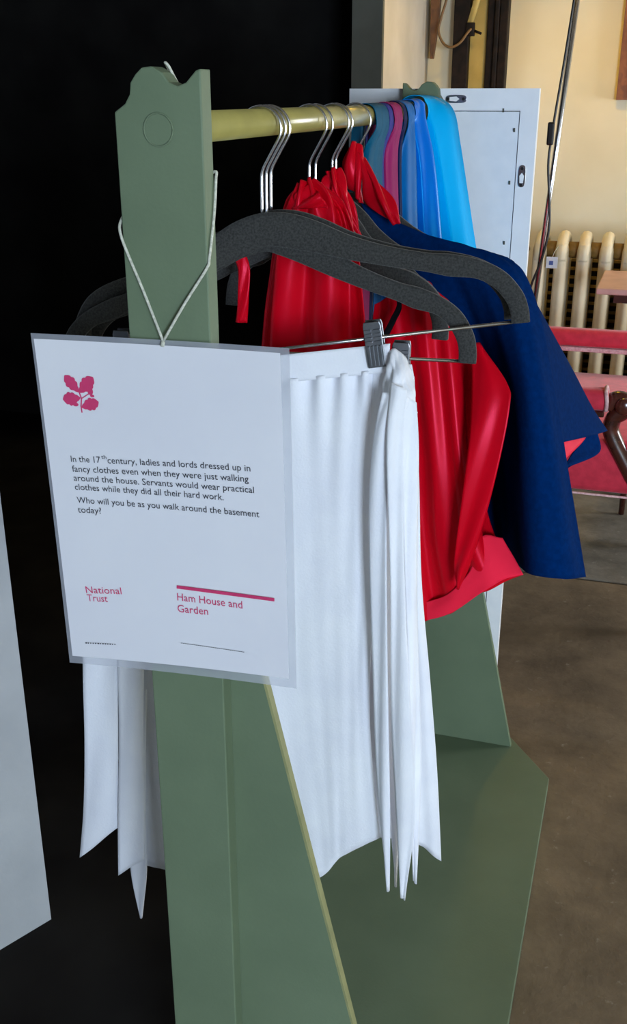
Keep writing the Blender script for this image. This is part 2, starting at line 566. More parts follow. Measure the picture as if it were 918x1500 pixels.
EM = 0.0078
text('In the 17', (-0.0897, -0.0060, 0.8504), (-0.0633, -0.0060, 0.8520), EM, 'ink_black')
text('th', (-0.0623, -0.0060, 0.8556), (-0.0577, -0.0060, 0.8558), EM * 0.6, 'ink_black')
text('century, ladies and lords dressed up in', (-0.0568, -0.0060, 0.8522), (0.0672, -0.0060, 0.8587), EM, 'ink_black')
text('fancy clothes even when they were just walking', (-0.0894, -0.0060, 0.8420), (0.0655, -0.0060, 0.8497), EM, 'ink_black')
text('around the house. Servants would wear practical', (-0.0887, -0.0060, 0.8341), (0.0699, -0.0060, 0.8411), EM, 'ink_black')
text('clothes while they did all their hard work.', (-0.0883, -0.0060, 0.8263), (0.0437, -0.0060, 0.8318), EM, 'ink_black')
text('Who will you be as you walk around the basement', (-0.0874, -0.0060, 0.8148), (0.0740, -0.0060, 0.8214), EM, 'ink_black')
text('today?', (-0.0873, -0.0060, 0.8062), (-0.0658, -0.0060, 0.8073), EM, 'ink_black')
text('National', (-0.0855, -0.0060, 0.7323), (-0.0520, -0.0060, 0.7356), 0.0092, 'ink_pink')
text('Trust', (-0.0849, -0.0060, 0.7249), (-0.0656, -0.0060, 0.7264), 0.0092, 'ink_pink')
text('Ham House and', (-0.0006, -0.0060, 0.7373), (0.0580, -0.0060, 0.7390), 0.0098, 'ink_pink')
text('Garden', (-0.0006, -0.0060, 0.7265), (0.0271, -0.0060, 0.7281), 0.0098, 'ink_pink')
q = [(-0.0007, -0.0060, 0.7511), (0.0862, -0.0060, 0.7532), (0.0862, -0.0060, 0.7502), (-0.0009, -0.0060, 0.7481)]
bm = bmesh.new()
bm.faces.new([bm.verts.new(p) for p in q])
ink('printed_bar', bm, 'ink_pink')


def dashes(a, b, h, gaps):
    bm = bmesh.new()
    a, b = Vector(a), Vector(b)
    for s, e in gaps:
        p, r = a.lerp(b, s), a.lerp(b, e)
        up = Vector((0, 0, h))
        bm.faces.new([bm.verts.new(v) for v in (p, r, r + up, p + up)])
    return bm


ink('fine_print', dashes((-0.0899, -0.0060, 0.6832), (-0.0597, -0.0060, 0.6861), 0.0011, [(k / 13, k / 13 + random.uniform(0.03, 0.06)) for k in range(13)]), 'ink_black')
ink('fine_print', dashes((0.0009, -0.0060, 0.6974), (0.0592, -0.0060, 0.6989), 0.0004, [(k / 30, k / 30 + 0.028) for k in range(30)]), 'ink_black')


# the oak-leaf emblem, each leaf its own piece of print
def leaf(base, tip, w, lobes=4):
    b, t = Vector((base[0], base[2])), Vector((tip[0], tip[2]))
    ax = t - b
    L = ax.length
    ax.normalize()
    pe = Vector((-ax.y, ax.x))
    def half(sg):
        out = []
        for k in range(33):
            s = k / 32
            env = (math.sin(PI * min(1, s ** 1.25)) ** 0.75) * 0.92 + 0.05
            bump = 0.8 + 0.2 * abs(math.sin(PI * lobes * s + (0.4 if sg > 0 else 0)))
            out.append(b + ax * (L * s) + pe * (sg * w * 0.5 * env * bump))
        return out
    pts = half(1) + half(-1)[::-1]
    bm = bmesh.new()
    n = len(pts)
    c = [bm.verts.new((p.x, 0, p.y)) for p in pts]
    h = n // 2
    for k in range(h - 1):
        bm.faces.new((c[k], c[k + 1], c[n - 2 - k], c[n - 1 - k]))
    return bm


def disc(c, rx, rz):
    bm = bmesh.new()
    bm.faces.new([bm.verts.new((c[0] + rx * math.cos(2 * PI * k / 20), 0, c[2] + rz * math.sin(2 * PI * k / 20))) for k in range(20)])
    return bm


def line2(pts, w):
    bm = bmesh.new()
    for a, b in zip(pts, pts[1:]):
        a, b = Vector((a[0], a[2])), Vector((b[0], b[2]))
        d = (b - a).normalized()
        n = Vector((-d.y, d.x)) * w / 2
        a -= d * w * 0.3
        b += d * w * 0.3
        bm.faces.new([bm.verts.new((p.x, 0, p.y)) for p in (a + n, b + n, b - n, a - n)])
    return bm


ink('emblem_leaf', leaf((-0.0775, -0.0060, 0.9099), (-0.0891, -0.0060, 0.9230), 0.0108), 'ink_pink')
ink('emblem_leaf', leaf((-0.0775, -0.0060, 0.9096), (-0.0642, -0.0060, 0.9232), 0.012), 'ink_pink')
ink('emblem_leaf', leaf((-0.0767, -0.0060, 0.9055), (-0.0923, -0.0060, 0.9030), 0.0120), 'ink_pink')
ink('emblem_leaf', leaf((-0.0765, -0.0060, 0.8976), (-0.0610, -0.0060, 0.9034), 0.0112), 'ink_pink')
ink('emblem_acorn', disc((-0.0676, -0.0060, 0.9115), 0.0024, 0.0031), 'ink_pink')
ink('emblem_acorn', disc((-0.0662, -0.0060, 0.9078), 0.0019, 0.0011), 'ink_pink')
ink('emblem_acorn', disc((-0.0815, -0.0060, 0.8997), 0.0026, 0.0016), 'ink_pink')
ink('emblem_stem', line2([(-0.0764, -0.0060, 0.8936), (-0.0768, -0.0060, 0.8987), (-0.0758, -0.0060, 0.9050), (-0.0775, -0.0060, 0.9102)], 0.0011), 'ink_pink')
ink('emblem_stem', line2([(-0.0758, -0.0060, 0.9050), (-0.0693, -0.0060, 0.9092)], 0.0008), 'ink_pink')
# the string looped round the post
bm = bmesh.new()
hole = (-0.0019, -0.0070, 0.9559)
L = (-0.0341, -0.0015, 1.0310)
Rr = (0.0306, -0.0015, 1.0217)
tube([hole, (-0.018, -0.004, 0.994), L, (-0.0362, 0.004, 1.043), (-0.0362, 0.017, 1.046), (-0.02, 0.0205, 1.05), (0.0, 0.0215, 1.06), (0.02, 0.0205, 1.07),
      (0.034, 0.0200, 1.078), (0.0355, 0.0175, 1.072), (0.0354, 0.0135, 1.052), (0.0354, 0.007, 1.034), (0.0350, 0.001, 1.018), (0.0335, -0.0014, 1.011), (0.016, -0.004, 0.985), hole], 0.0011, 8, 5, bm=bm)
tube([(0.012, 0.0210, 1.066), (0.0158, 0.0205, 1.09), (0.0165, 0.0205, 1.108), (0.012, 0.0205, 1.126), (0.004, 0.0205, 1.138), (0.0005, 0.0198, 1.148), (0.002, 0.0125, 1.1512), (0.0045, 0.013, 1.1485), (0.0065, 0.0205, 1.139), (0.014, 0.0205, 1.127), (0.0186, 0.0205, 1.108), (0.0178, 0.0205, 1.09), (0.014, 0.0210, 1.067)], 0.001, 8, 5, bm=bm)
tube([hole, (hole[0] - 0.0006, hole[1] - 0.001, hole[2] - 0.004)], 0.0016, 8, 2, bm=bm, smooth=False)
obj('string', bm, 'string', sign)

# ================================================================== HANGERS
def make_hanger(y, phi, roll, label, span=0.232, clips=(), bar=True, tilt=0.0, pointed=False, drop=0.078):
    """root sits on the rail; local x runs along the hanger"""
    t = empty('velvet_hanger', (0, y, RZ), (math.radians(tilt), 0, math.radians(phi)))
    rot = Matrix.Translation((0, 0, -drop)) @ Matrix.Rotation(math.radians(roll), 4, 'Y') @ Matrix.Translation((0, 0, drop))

    def rolled(bm):
        bmesh.ops.transform(bm, matrix=rot, verts=bm.verts)
        return bm
    tag(t, label, 'hanger', 'hangers on the rail')
    r = 0.0186
    cz = 0.0118 + 0.0013 - r + 0.0006
    pts = [(r * math.cos(math.radians(a)), 0, cz + r * math.sin(math.radians(a))) for a in (195, 170, 140, 115, 90, 65, 40, 15, -10, -32)]
    pts += [(0.007, 0, cz - 0.025), (0.0012, 0, cz - 0.036), (0, 0, cz - 0.046), (0, 0, -drop - 0.004)]
    obj('hook', tube(pts, 0.0014, 8, 4), 'steel', t, local=True)
    k = span / 0.232
    half = [(0.0, 0.0, 0.030), (0.022, -0.004, 0.031), (0.045, -0.0125, 0.028), (0.075, -0.026, 0.0215), (0.11, -0.0385, 0.0175), (0.145, -0.0485, 0.0165), (0.166, -0.054, 0.0195),
            (0.19, -0.0605, 0.0165), (0.208, -0.072, 0.0165), (0.220, -0.089, 0.0165), (0.2235, -0.103, 0.0165), (0.2235, -0.113, 0.0170)]
    if pointed:
        half = half[:6] + [(0.160, -0.0535, 0.011), (0.170, -0.0565, 0.004)]
    cen = [(-a * k, b, w) for a, b, w in half[:0:-1]] + [(a * k, b, w) for a, b, w in half]
    P = [Vector((a, 0, -drop - 0.015 + b)) for a, b, w in cen]
    W = [w for _, _, w in cen]
    N = (len(P) - 1) * 5
    bm = bmesh.new()
    rings = []
    for i in range(N + 1):
        p = crom(P, i / N)
        q = crom([Vector((w, 0, 0)) for w in W], i / N).x
        d = (crom(P, min(1, (i + 1) / N)) - crom(P, max(0, (i - 1) / N))).normalized()
        n = Vector((-d.z, 0, d.x))
        hh, th = q / 2, 0.0042
        c = []
        for s, w in ((-1, 0.6), (-0.75, 1), (0.75, 1), (1, 0.6), (1, -0.6), (0.75, -1), (-0.75, -1), (-1, -0.6)):
            c.append(bm.verts.new(p + n * (hh * s) + Vector((0, th * w, 0))))
        rings.append(c)
    for a, b in zip(rings, rings[1:]):
        for j in range(8):
            bm.faces.new((a[j], a[(j + 1) % 8], b[(j + 1) % 8], b[j]))
    bm.faces.new(rings[0])
    bm.faces.new(rings[-1][::-1])
    obj('hanger_body', rolled(bm), 'velvet', t, local=True)
    zb = -drop - 0.015 - 0.112
    if bar:
        obj('clip_bar', rolled(tube([(-0.2235 * k, 0, zb), (0.2235 * k, 0, zb)], 0.0017, 8, smooth=False)), 'steel', t, local=True)
    for s in clips:
        bm = bmesh.new()
        for yy in (-0.0068, 0.0048):
            prism([(s - 0.0085, zb - 0.027), (s + 0.0085, zb - 0.027), (s + 0.0085, zb + 0.0125), (s + 0.0075, zb + 0.0165), (s - 0.0075, zb + 0.0165), (s - 0.0085, zb + 0.0125)], 'y', yy, yy + 0.0018, bm)
        box(bm, s - 0.0075, s + 0.0075, -0.006, 0.006, zb + 0.008, zb + 0.0125)
        c = obj('clip', rolled(bm), 'clip_steel', t, local=True, smooth=False, bevel=0.0006)
        bm = bmesh.new()
        for q in (-0.0055, -0.0018, 0.0018, 0.0055):
            box(bm, s + q - 0.0009, s + q + 0.0009, -0.0092, -0.0066, zb - 0.025, zb - 0.006)
        for q in range(4):
            for e in (-1, 1):
                box(bm, s + e * 0.0042 - 0.003, s + e * 0.0042 + 0.003, -0.0086, -0.0066, zb - 0.003 + q * 0.0036, zb - 0.0014 + q * 0.0036)
        obj('ridges', rolled(bm), 'clip_steel', c, local=True, smooth=False)
    return t


make_hanger(0.212, 6, -9, 'grey velvet hanger tipped up, its clip pinching the front white apron', clips=(-0.105, 0.088))
make_hanger(0.2245, 6, 0, 'shorter grey velvet hanger hanging level, holding the second white apron', span=0.2, clips=(-0.15, 0.13), drop=0.084)
make_hanger(0.237, 6, -9, 'grey velvet hanger tucked behind the two apron hangers', span=0.222, clips=(), bar=False)
make_hanger(0.356, 0, 0, 'grey velvet hanger inside the gathered red satin cape', span=0.15, bar=False, drop=0.088)
make_hanger(0.378, 0, 2, 'grey velvet hanger hooked beside the gathered red satin cape', span=0.15, bar=False, drop=0.088)
make_hanger(0.440, 0, 3, 'grey velvet hanger under the red satin gown', span=0.12, bar=False, drop=0.088)
make_hanger(0.4545, 0, 3, 'grey velvet hanger with pointed arm showing against the navy cape', span=0.145, bar=False, drop=0.082, pointed=True)
make_hanger(0.535, 0, 4, 'grey velvet hanger under the navy cape shoulders', span=0.22, bar=False, drop=0.086)

# ================================================================== WHITE APRONS
def apron_top(s, dy=0.0, dz=0.0):
    return (s * 0.994, 0.212 + 0.1045 * s + dy, 0.9005 + 0.150 * s + dz)


ap = empty('apron', (0.0, 0.2, 0.43))
tag(ap, 'white cotton apron clipped in front, long ties dangling beside its skirt', 'apron', 'white aprons')
S = [-0.185, -0.13, -0.07, -0.01, 0.05, 0.095, 0.122]
r0 = [apron_top(s, -0.0005, -0.006) for s in S]
r0b = [apron_top(s, -0.001, -0.03) for s in S]
r1 = [(s * 1.0, 0.205 + 0.07 * s, 0.80 + 0.05 * s) for s in S]
r2 = [(s * 1.0 - 0.004, 0.198 + 0.04 * s, 0.66 + 0.02 * s) for s in S]
r3 = [(s * 1.0 - 0.006, 0.196 + 0.03 * s, 0.52) for s in S]
r4 = [(-0.1754, 0.1900, 0.2497), (-0.1383, 0.1900, 0.2572), (-0.0623, 0.1900, 0.2583), (0.0062, 0.1920, 0.2645), (0.0623, 0.1950, 0.2898), (0.0868, 0.2000, 0.3252), (0.1300, 0.2030, 0.3593)]
obj('skirt', cloth([r0b, r1, r2, r3, r4], 150, 70,
    lambda u, v: 0.0048 * math.exp(-v * 9) * math.sin(u * 62 + 2 * math.sin(u * 9)) * (1 if u < 0.9 else 0.3) + 0.0022 * math.exp(-v * 2) * math.sin(u * 21 + 1) * min(1, v * 6) + 0.003 * math.sin(u * 11 + 1.2 * v) * v + 0.0006 * wob(u * 3, v * 4, 3)),
    'cotton', ap, solid=0.0012)
obj('waistband', cloth([r0, [((a[0] + b[0]) / 2, (a[1] + b[1]) / 2 - 0.0010, (a[2] + b[2]) / 2) for a, b in zip(r0, r0b)], [(p[0], p[1] - 0.0022, p[2] - 0.003) for p in r0b]], 60, 8,
    lambda u, v: 0.0003 * wob(u * 2, v)), 'cotton', ap, solid=0.0014)
# the loose end of the waistband folded over beside the clip
obj('waistband_fold', cloth([[(0.1207, 0.2215, 0.9044), (0.1258, 0.2220, 0.9086), (0.1349, 0.2230, 0.9025), (0.1420, 0.2260, 0.8885)],
                            [(0.1222, 0.2140, 0.8925), (0.1294, 0.2080, 0.8964), (0.1401, 0.2080, 0.8875), (0.1474, 0.2160, 0.8703)],
                            [(0.1202, 0.2080, 0.8741), (0.1317, 0.1980, 0.8776), (0.1435, 0.1980, 0.8733), (0.1512, 0.2100, 0.8576)],
                            [(0.1204, 0.2040, 0.8539), (0.1320, 0.1940, 0.8538), (0.1436, 0.1940, 0.8561), (0.1522, 0.2060, 0.8521)]], 24, 24,
    lambda u, v: (0.0018 * math.sin(15 * u + 9 * v) + 0.0008 * math.sin(31 * u - 12 * v)) * min(1, 0.2 + 2 * v)), 'cotton', ap, solid=0.0014)
ties = [
    ([(0.1233, 0.1900, 0.8744), (0.1161, 0.1860, 0.8320), (0.1150, 0.1840, 0.7495), (0.1220, 0.1820, 0.6091), (0.1290, 0.1840, 0.4425), (0.1443, 0.1860, 0.3034)],
     [(0.1375, 0.1900, 0.8756), (0.1328, 0.1820, 0.8348), (0.1333, 0.1780, 0.7541), (0.1389, 0.1760, 0.6151), (0.1445, 0.1780, 0.4501), (0.1475, 0.1860, 0.3013)]),
    ([(0.1312, 0.1880, 0.8853), (0.1319, 0.1760, 0.8233), (0.1405, 0.1720, 0.6929), (0.1453, 0.1700, 0.5401), (0.1544, 0.1720, 0.4127), (0.1631, 0.1750, 0.3073)],
     [(0.1467, 0.1880, 0.8801), (0.1462, 0.1820, 0.8228), (0.1535, 0.1740, 0.6939), (0.1669, 0.1680, 0.5455), (0.1743, 0.1720, 0.4174), (0.1663, 0.1750, 0.3044)]),
    ([(0.1378, 0.1940, 0.8778), (0.1427, 0.1920, 0.8192), (0.1490, 0.1900, 0.7226), (0.1570, 0.1860, 0.6128), (0.1634, 0.1860, 0.4918), (0.1728, 0.1880, 0.3217)],
     [(0.1537, 0.2000, 0.8645), (0.1567, 0.2000, 0.8181), (0.1602, 0.1980, 0.7207), (0.1663, 0.1960, 0.6090), (0.1731, 0.1960, 0.4871), (0.1760, 0.1880, 0.3187)]),
    ([(0.1213, 0.2000, 0.8551), (0.1208, 0.1980, 0.7874), (0.1240, 0.1960, 0.6796), (0.1302, 0.1940, 0.5637), (0.1380, 0.1940, 0.4374), (0.1506, 0.1960, 0.3033)],
     [(0.1384, 0.2000, 0.8566), (0.1396, 0.1980, 0.7895), (0.1402, 0.1980, 0.6810), (0.1471, 0.1960, 0.5656), (0.1525, 0.1960, 0.4392), (0.1530, 0.1960, 0.3020)]),
    # the pair at the other end
    ([(-0.1940, 0.1750, 0.6840), (-0.2014, 0.1720, 0.6028), (-0.2066, 0.1700, 0.5345), (-0.2121, 0.1680, 0.4446), (-0.2228, 0.1680, 0.3468), (-0.2349, 0.1680, 0.2671)],
     [(-0.1583, 0.1900, 0.6824), (-0.1629, 0.1840, 0.6028), (-0.1686, 0.1800, 0.5355), (-0.1745, 0.1780, 0.4457), (-0.1797, 0.1780, 0.3785), (-0.1845, 0.1780, 0.3164)]),
    ([(-0.1528, 0.1800, 0.6873), (-0.1596, 0.1780, 0.6063), (-0.1663, 0.1760, 0.5382), (-0.1725, 0.1760, 0.4474), (-0.1809, 0.1760, 0.3505), (-0.1880, 0.1760, 0.2466)],
     [(-0.1271, 0.1860, 0.6882), (-0.1331, 0.1840, 0.6074), (-0.1375, 0.1820, 0.5399), (-0.1444, 0.1820, 0.4492), (-0.1490, 0.1820, 0.3534), (-0.1543, 0.1820, 0.2741)]),
    ([(-0.1620, 0.1920, 0.5122), (-0.1677, 0.1900, 0.4206), (-0.1737, 0.1880, 0.3234), (-0.1771, 0.1880, 0.2509), (-0.1713, 0.1880, 0.1756)],
     [(-0.1407, 0.1940, 0.5149), (-0.1475, 0.1920, 0.4234), (-0.1538, 0.1900, 0.3266), (-0.1574, 0.1900, 0.2439), (-0.1676, 0.1880, 0.1744)]),
]
for i, (l, r) in enumerate(ties):
    obj('tie', strip(l, r, 8, 60, 0.0016, i * 1.7), 'cotton', ap, solid=0.0011)

ap2 = empty('apron', (0.1, 0.238, 0.43))
tag(ap2, 'white cotton apron hanging behind, only its long side edge showing past the ties', 'apron', 'white aprons')
rows = [[(0.0515, 0.2305, 0.8738), (0.0920, 0.2340, 0.8781), (0.1217, 0.2370, 0.8803), (0.1420, 0.2395, 0.8786)],
        [(0.0517, 0.2310, 0.7685), (0.0974, 0.2340, 0.7724), (0.1283, 0.2370, 0.7747), (0.1504, 0.2410, 0.7757)],
        [(0.0535, 0.2310, 0.6535), (0.1033, 0.2340, 0.6592), (0.1351, 0.2380, 0.6619), (0.1571, 0.2430, 0.6628)],
        [(0.0571, 0.2310, 0.5291), (0.1096, 0.2340, 0.5369), (0.1465, 0.2380, 0.5412), (0.1712, 0.2450, 0.5416)],
        [(0.0608, 0.2310, 0.4129), (0.1161, 0.2340, 0.4227), (0.1542, 0.2380, 0.4281), (0.1835, 0.2460, 0.4289)],
        [(0.0664, 0.2310, 0.3160), (0.1181, 0.2340, 0.3322), (0.1624, 0.2380, 0.3321), (0.1939, 0.2460, 0.3062)]]
obj('skirt', cloth(rows, 60, 60, lambda u, v: 0.0025 * math.sin(u * 26) * (1 - 0.5 * v)), 'cotton', ap2, solid=0.0012)
obj('waistband', cloth([[(0.0517, 0.2300, 0.8869), (0.0919, 0.2335, 0.8897), (0.1215, 0.2365, 0.8918), (0.1397, 0.2390, 0.8906)], [(0.0517, 0.2300, 0.8706), (0.0922, 0.2335, 0.8749), (0.1219, 0.2365, 0.8778), (0.1429, 0.2390, 0.8761)]], 30, 6), 'cotton', ap2, solid=0.0014)

# ================================================================== RED SATIN CAPE (gathered on its hook)
cp = empty('cape', (0.03, 0.36, 0.6))
tag(cp, 'red satin cape gathered tight at the neck round its hanger hook', 'cape', 'red satin costumes')
rows = [[(-0.0060, 0.3410, 1.0380), (-0.0004, 0.3350, 1.0453), (0.0047, 0.3350, 1.0501), (0.0086, 0.3390, 1.0486), (0.0112, 0.3470, 1.0420)],
        [(-0.0234, 0.3390, 1.0228), (-0.0059, 0.3270, 1.0298), (0.0122, 0.3250, 1.0291), (0.0301, 0.3330, 1.0302), (0.0452, 0.3360, 1.0210)],
        [(-0.0358, 0.3390, 0.9927), (-0.0122, 0.3230, 0.9975), (0.0135, 0.3210, 0.9973), (0.0396, 0.3310, 0.9957), (0.0580, 0.3360, 0.9848)],
        [(-0.0468, 0.3390, 0.9387), (-0.0173, 0.3230, 0.9428), (0.0128, 0.3230, 0.9415), (0.0431, 0.3310, 0.9403), (0.0647, 0.3360, 0.9378)],
        [(-0.0543, 0.3390, 0.8789), (-0.0218, 0.3250, 0.8826), (0.0121, 0.3250, 0.8848), (0.0446, 0.3330, 0.8853), (0.0716, 0.3360, 0.8842)],
        [(-0.0625, 0.3390, 0.7683), (-0.0254, 0.3270, 0.7715), (0.0146, 0.3270, 0.7753), (0.0515, 0.3350, 0.7764), (0.0868, 0.3360, 0.7795)],
        [(-0.0691, 0.3390, 0.6315), (-0.0272, 0.3270, 0.6333), (0.0163, 0.3270, 0.6348), (0.0614, 0.3350, 0.6417), (0.1010, 0.3360, 0.6550)]]
obj('cape_body', cloth(rows, 110, 90,
    lambda u, v: (0.0045 * math.sin(u * 44 + 2.5 * math.sin(6 * u)) * max(0.12, (1 - v * 1.9)) + 0.0075 * math.sin(u * 15 + 1.4 * v + 0.6) * min(1, v * 2.2) + 0.003 * math.sin(u * 29 + 14 * v) * max(0, 0.55 - v))),
    'red_satin', cp, solid=0.001)
obj('neck_tie', strip([(-0.0029, 0.3360, 1.0412), (-0.0052, 0.3250, 1.0326), (-0.0076, 0.3230, 1.0220)], [(0.0132, 0.3360, 1.0442), (0.0236, 0.3210, 1.0351), (0.0308, 0.3210, 1.0247)], 16, 20, 0.003, 1.0), 'red_satin', cp, solid=0.001)
obj('ribbon', strip([(-0.0642, 0.3000, 0.9749), (-0.0586, 0.2980, 0.9588), (-0.0594, 0.2960, 0.9309), (-0.0624, 0.2960, 0.9079)], [(-0.0513, 0.3020, 0.9780), (-0.0465, 0.3000, 0.9619), (-0.0480, 0.2980, 0.9312), (-0.0501, 0.2980, 0.9075)], 6, 24, 0.001, 0.3), 'red_satin', cp, solid=0.0008)

# ================================================================== RED SATIN GOWN
gw = empty('gown', (0.1, 0.42, 0.6))
tag(gw, 'red satin gown with a hanging pointed front panel and flared hem', 'gown', 'red satin costumes')
rows = [[(-0.0022, 0.4210, 1.0447), (0.0057, 0.4150, 1.0538), (0.0119, 0.4150, 1.0567), (0.0156, 0.4210, 1.0508)],
        [(-0.0069, 0.4210, 1.0317), (0.0103, 0.4050, 1.0362), (0.0217, 0.4030, 1.0310), (0.0292, 0.4150, 1.0188)],
        [(0.0037, 0.4230, 1.0042), (0.0193, 0.4070, 1.0034), (0.0308, 0.4050, 0.9968), (0.0385, 0.4170, 0.9841)],
        [(0.0128, 0.4250, 0.9792), (0.0263, 0.4110, 0.9755), (0.0373, 0.4110, 0.9671), (0.0453, 0.4230, 0.9569)]]
obj('collar', cloth(rows, 50, 40, lambda u, v: 0.004 * math.sin(u * 21 + 5 * v) + 0.002 * math.sin(u * 39 - 9 * v)), 'red_satin', gw, solid=0.001)
rows = [[(0.0540, 0.4300, 0.9091), (0.0803, 0.4240, 0.9253), (0.1115, 0.4200, 0.9410), (0.1333, 0.4300, 0.9211), (0.1577, 0.4520, 0.8831)],
        [(0.0526, 0.4280, 0.8845), (0.0876, 0.4140, 0.8909), (0.1170, 0.4100, 0.8935), (0.1420, 0.4160, 0.8908), (0.1674, 0.4460, 0.8662)],
        [(0.0581, 0.4280, 0.8192), (0.0958, 0.4040, 0.8266), (0.1279, 0.4000, 0.8301), (0.1536, 0.4020, 0.8317), (0.1739, 0.4400, 0.8237)],
        [(0.0650, 0.4300, 0.7183), (0.1056, 0.3960, 0.7321), (0.1410, 0.3940, 0.7365), (0.1666, 0.3900, 0.7405), (0.1857, 0.4300, 0.7308)],
        [(0.0726, 0.4300, 0.6210), (0.1163, 0.3920, 0.6388), (0.1488, 0.3920, 0.6430), (0.1817, 0.3840, 0.6540), (0.2096, 0.4200, 0.6532)],
        [(0.0828, 0.4300, 0.5039), (0.1322, 0.3900, 0.5368), (0.1681, 0.3900, 0.5553), (0.2013, 0.3850, 0.5881), (0.2456, 0.3980, 0.6114)]]
obj('gown_body', cloth(rows, 90, 90, lambda u, v: 0.0062 * math.sin(u * 21 + 0.5 + 0.6 * math.sin(5 * v)) * (0.35 + 0.65 * v) + 0.0012 * wob(u * 2, v * 2, 2)), 'red_satin', gw, solid=0.001)
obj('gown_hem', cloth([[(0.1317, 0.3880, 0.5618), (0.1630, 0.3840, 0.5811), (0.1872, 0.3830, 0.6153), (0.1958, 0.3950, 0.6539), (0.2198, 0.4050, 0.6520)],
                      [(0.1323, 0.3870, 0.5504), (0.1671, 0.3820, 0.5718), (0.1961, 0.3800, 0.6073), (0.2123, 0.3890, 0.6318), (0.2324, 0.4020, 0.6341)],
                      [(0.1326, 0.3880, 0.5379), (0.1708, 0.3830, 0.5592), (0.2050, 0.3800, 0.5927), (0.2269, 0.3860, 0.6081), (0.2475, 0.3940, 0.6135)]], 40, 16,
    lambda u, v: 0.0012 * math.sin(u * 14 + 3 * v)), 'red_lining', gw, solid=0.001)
obj('strap', strip([(0.0861, 0.3960, 0.9244), (0.0883, 0.3940, 0.9159), (0.0823, 0.3920, 0.9025), (0.0735, 0.3920, 0.8838)], [(0.0922, 0.3960, 0.9232), (0.0937, 0.3940, 0.9132), (0.0885, 0.3920, 0.8998), (0.0790, 0.3920, 0.8795)], 6, 20, 0.0005), 'black_cloth', gw, solid=0.001)
obj('front_panel', strip([(0.1702, 0.4100, 0.8787), (0.1747, 0.3920, 0.8374), (0.1786, 0.3740, 0.7805), (0.1765, 0.3660, 0.7189), (0.1722, 0.3620, 0.6534), (0.1714, 0.3620, 0.6224), (0.1780, 0.3620, 0.6008)],
                         [(0.1795, 0.4140, 0.8754), (0.2135, 0.3900, 0.8409), (0.2195, 0.3800, 0.8151), (0.2122, 0.3700, 0.7456), (0.1994, 0.3640, 0.6729), (0.1885, 0.3620, 0.6265), (0.1797, 0.3620, 0.6001)], 14, 50, 0.002, 0.4), 'red_satin', gw, solid=0.001)

# ================================================================== NAVY CAPE
nv_ = empty('cape', (0.2, 0.5, 0.6))
tag(nv_, 'navy blue wool cape with red lining and red satin collar', 'cape')
rows = [[(0.0111, 0.5240, 1.0116), (0.0522, 0.5180, 0.9931), (0.1009, 0.5030, 0.9785), (0.1481, 0.4850, 0.9710), (0.1785, 0.4750, 0.9652), (0.1950, 0.4800, 0.9585)],
        [(0.0420, 0.5120, 0.9635), (0.0831, 0.5000, 0.9525), (0.1301, 0.4820, 0.9493), (0.1684, 0.4620, 0.9493), (0.1990, 0.4600, 0.9495), (0.2150, 0.4750, 0.9420)],
        [(0.0813, 0.4950, 0.8958), (0.1230, 0.4920, 0.8939), (0.1587, 0.4800, 0.8950), (0.1914, 0.4450, 0.9019), (0.2211, 0.4350, 0.9040), (0.2384, 0.4600, 0.8957)],
        [(0.1291, 0.4800, 0.8117), (0.1576, 0.5100, 0.7996), (0.1845, 0.5200, 0.7957), (0.2177, 0.4250, 0.8231), (0.2463, 0.4050, 0.8306), (0.2610, 0.4450, 0.8214)],
        [(0.1619, 0.4650, 0.7079), (0.1786, 0.5150, 0.6872), (0.2022, 0.5350, 0.6773), (0.2349, 0.4050, 0.7246), (0.2691, 0.3850, 0.7369), (0.2866, 0.4300, 0.7248)],
        [(0.1843, 0.4550, 0.6341), (0.1959, 0.5150, 0.6037), (0.2162, 0.5350, 0.5748), (0.2520, 0.3920, 0.6185), (0.2919, 0.3700, 0.6255), (0.3164, 0.4200, 0.6088)]]
obj('front_drape', cloth(rows, 90, 80, lambda u, v: 0.0015 * wob(u * 1.5, v, 5)), 'navy', nv_, solid=0.002)
rows = [[(0.1778, 0.4800, 0.9645), (0.1878, 0.5000, 0.9585), (0.1944, 0.5400, 0.9470), (0.1843, 0.6000, 0.9349)],
        [(0.2001, 0.4700, 0.9147), (0.2122, 0.5200, 0.9098), (0.2198, 0.6000, 0.8863), (0.2075, 0.6800, 0.8676)],
        [(0.2298, 0.4600, 0.8406), (0.2459, 0.5400, 0.8311), (0.2639, 0.6800, 0.7907), (0.2520, 0.7600, 0.7707)],
        [(0.2527, 0.4600, 0.7942), (0.2629, 0.5600, 0.7743), (0.2914, 0.7400, 0.7256), (0.2813, 0.8200, 0.6986)],
        [(0.2648, 0.4700, 0.7494), (0.2744, 0.5800, 0.7213), (0.3157, 0.7800, 0.6779), (0.3111, 0.8500, 0.6608)]]
obj('back_drape', cloth(rows, 50, 50, lambda u, v: 0.003 * math.sin(u * 9) * v), 'navy', nv_, solid=0.002)
obj('lining', strip([(0.2473, 0.6000, 0.7365), (0.2522, 0.6000, 0.7092), (0.2579, 0.6000, 0.6722)], [(0.2966, 0.7400, 0.7101), (0.2890, 0.7200, 0.6854), (0.2595, 0.6050, 0.6687)], 12, 20, 0.002), 'red_lining', nv_, solid=0.001)
obj('turned_hem', strip([(0.2884, 0.7500, 0.6914), (0.2831, 0.7400, 0.6736), (0.2665, 0.6600, 0.6566)], [(0.3007, 0.7700, 0.6897), (0.3095, 0.7700, 0.6492), (0.2731, 0.6700, 0.6559)], 8, 16, 0.001), 'navy', nv_, solid=0.002)
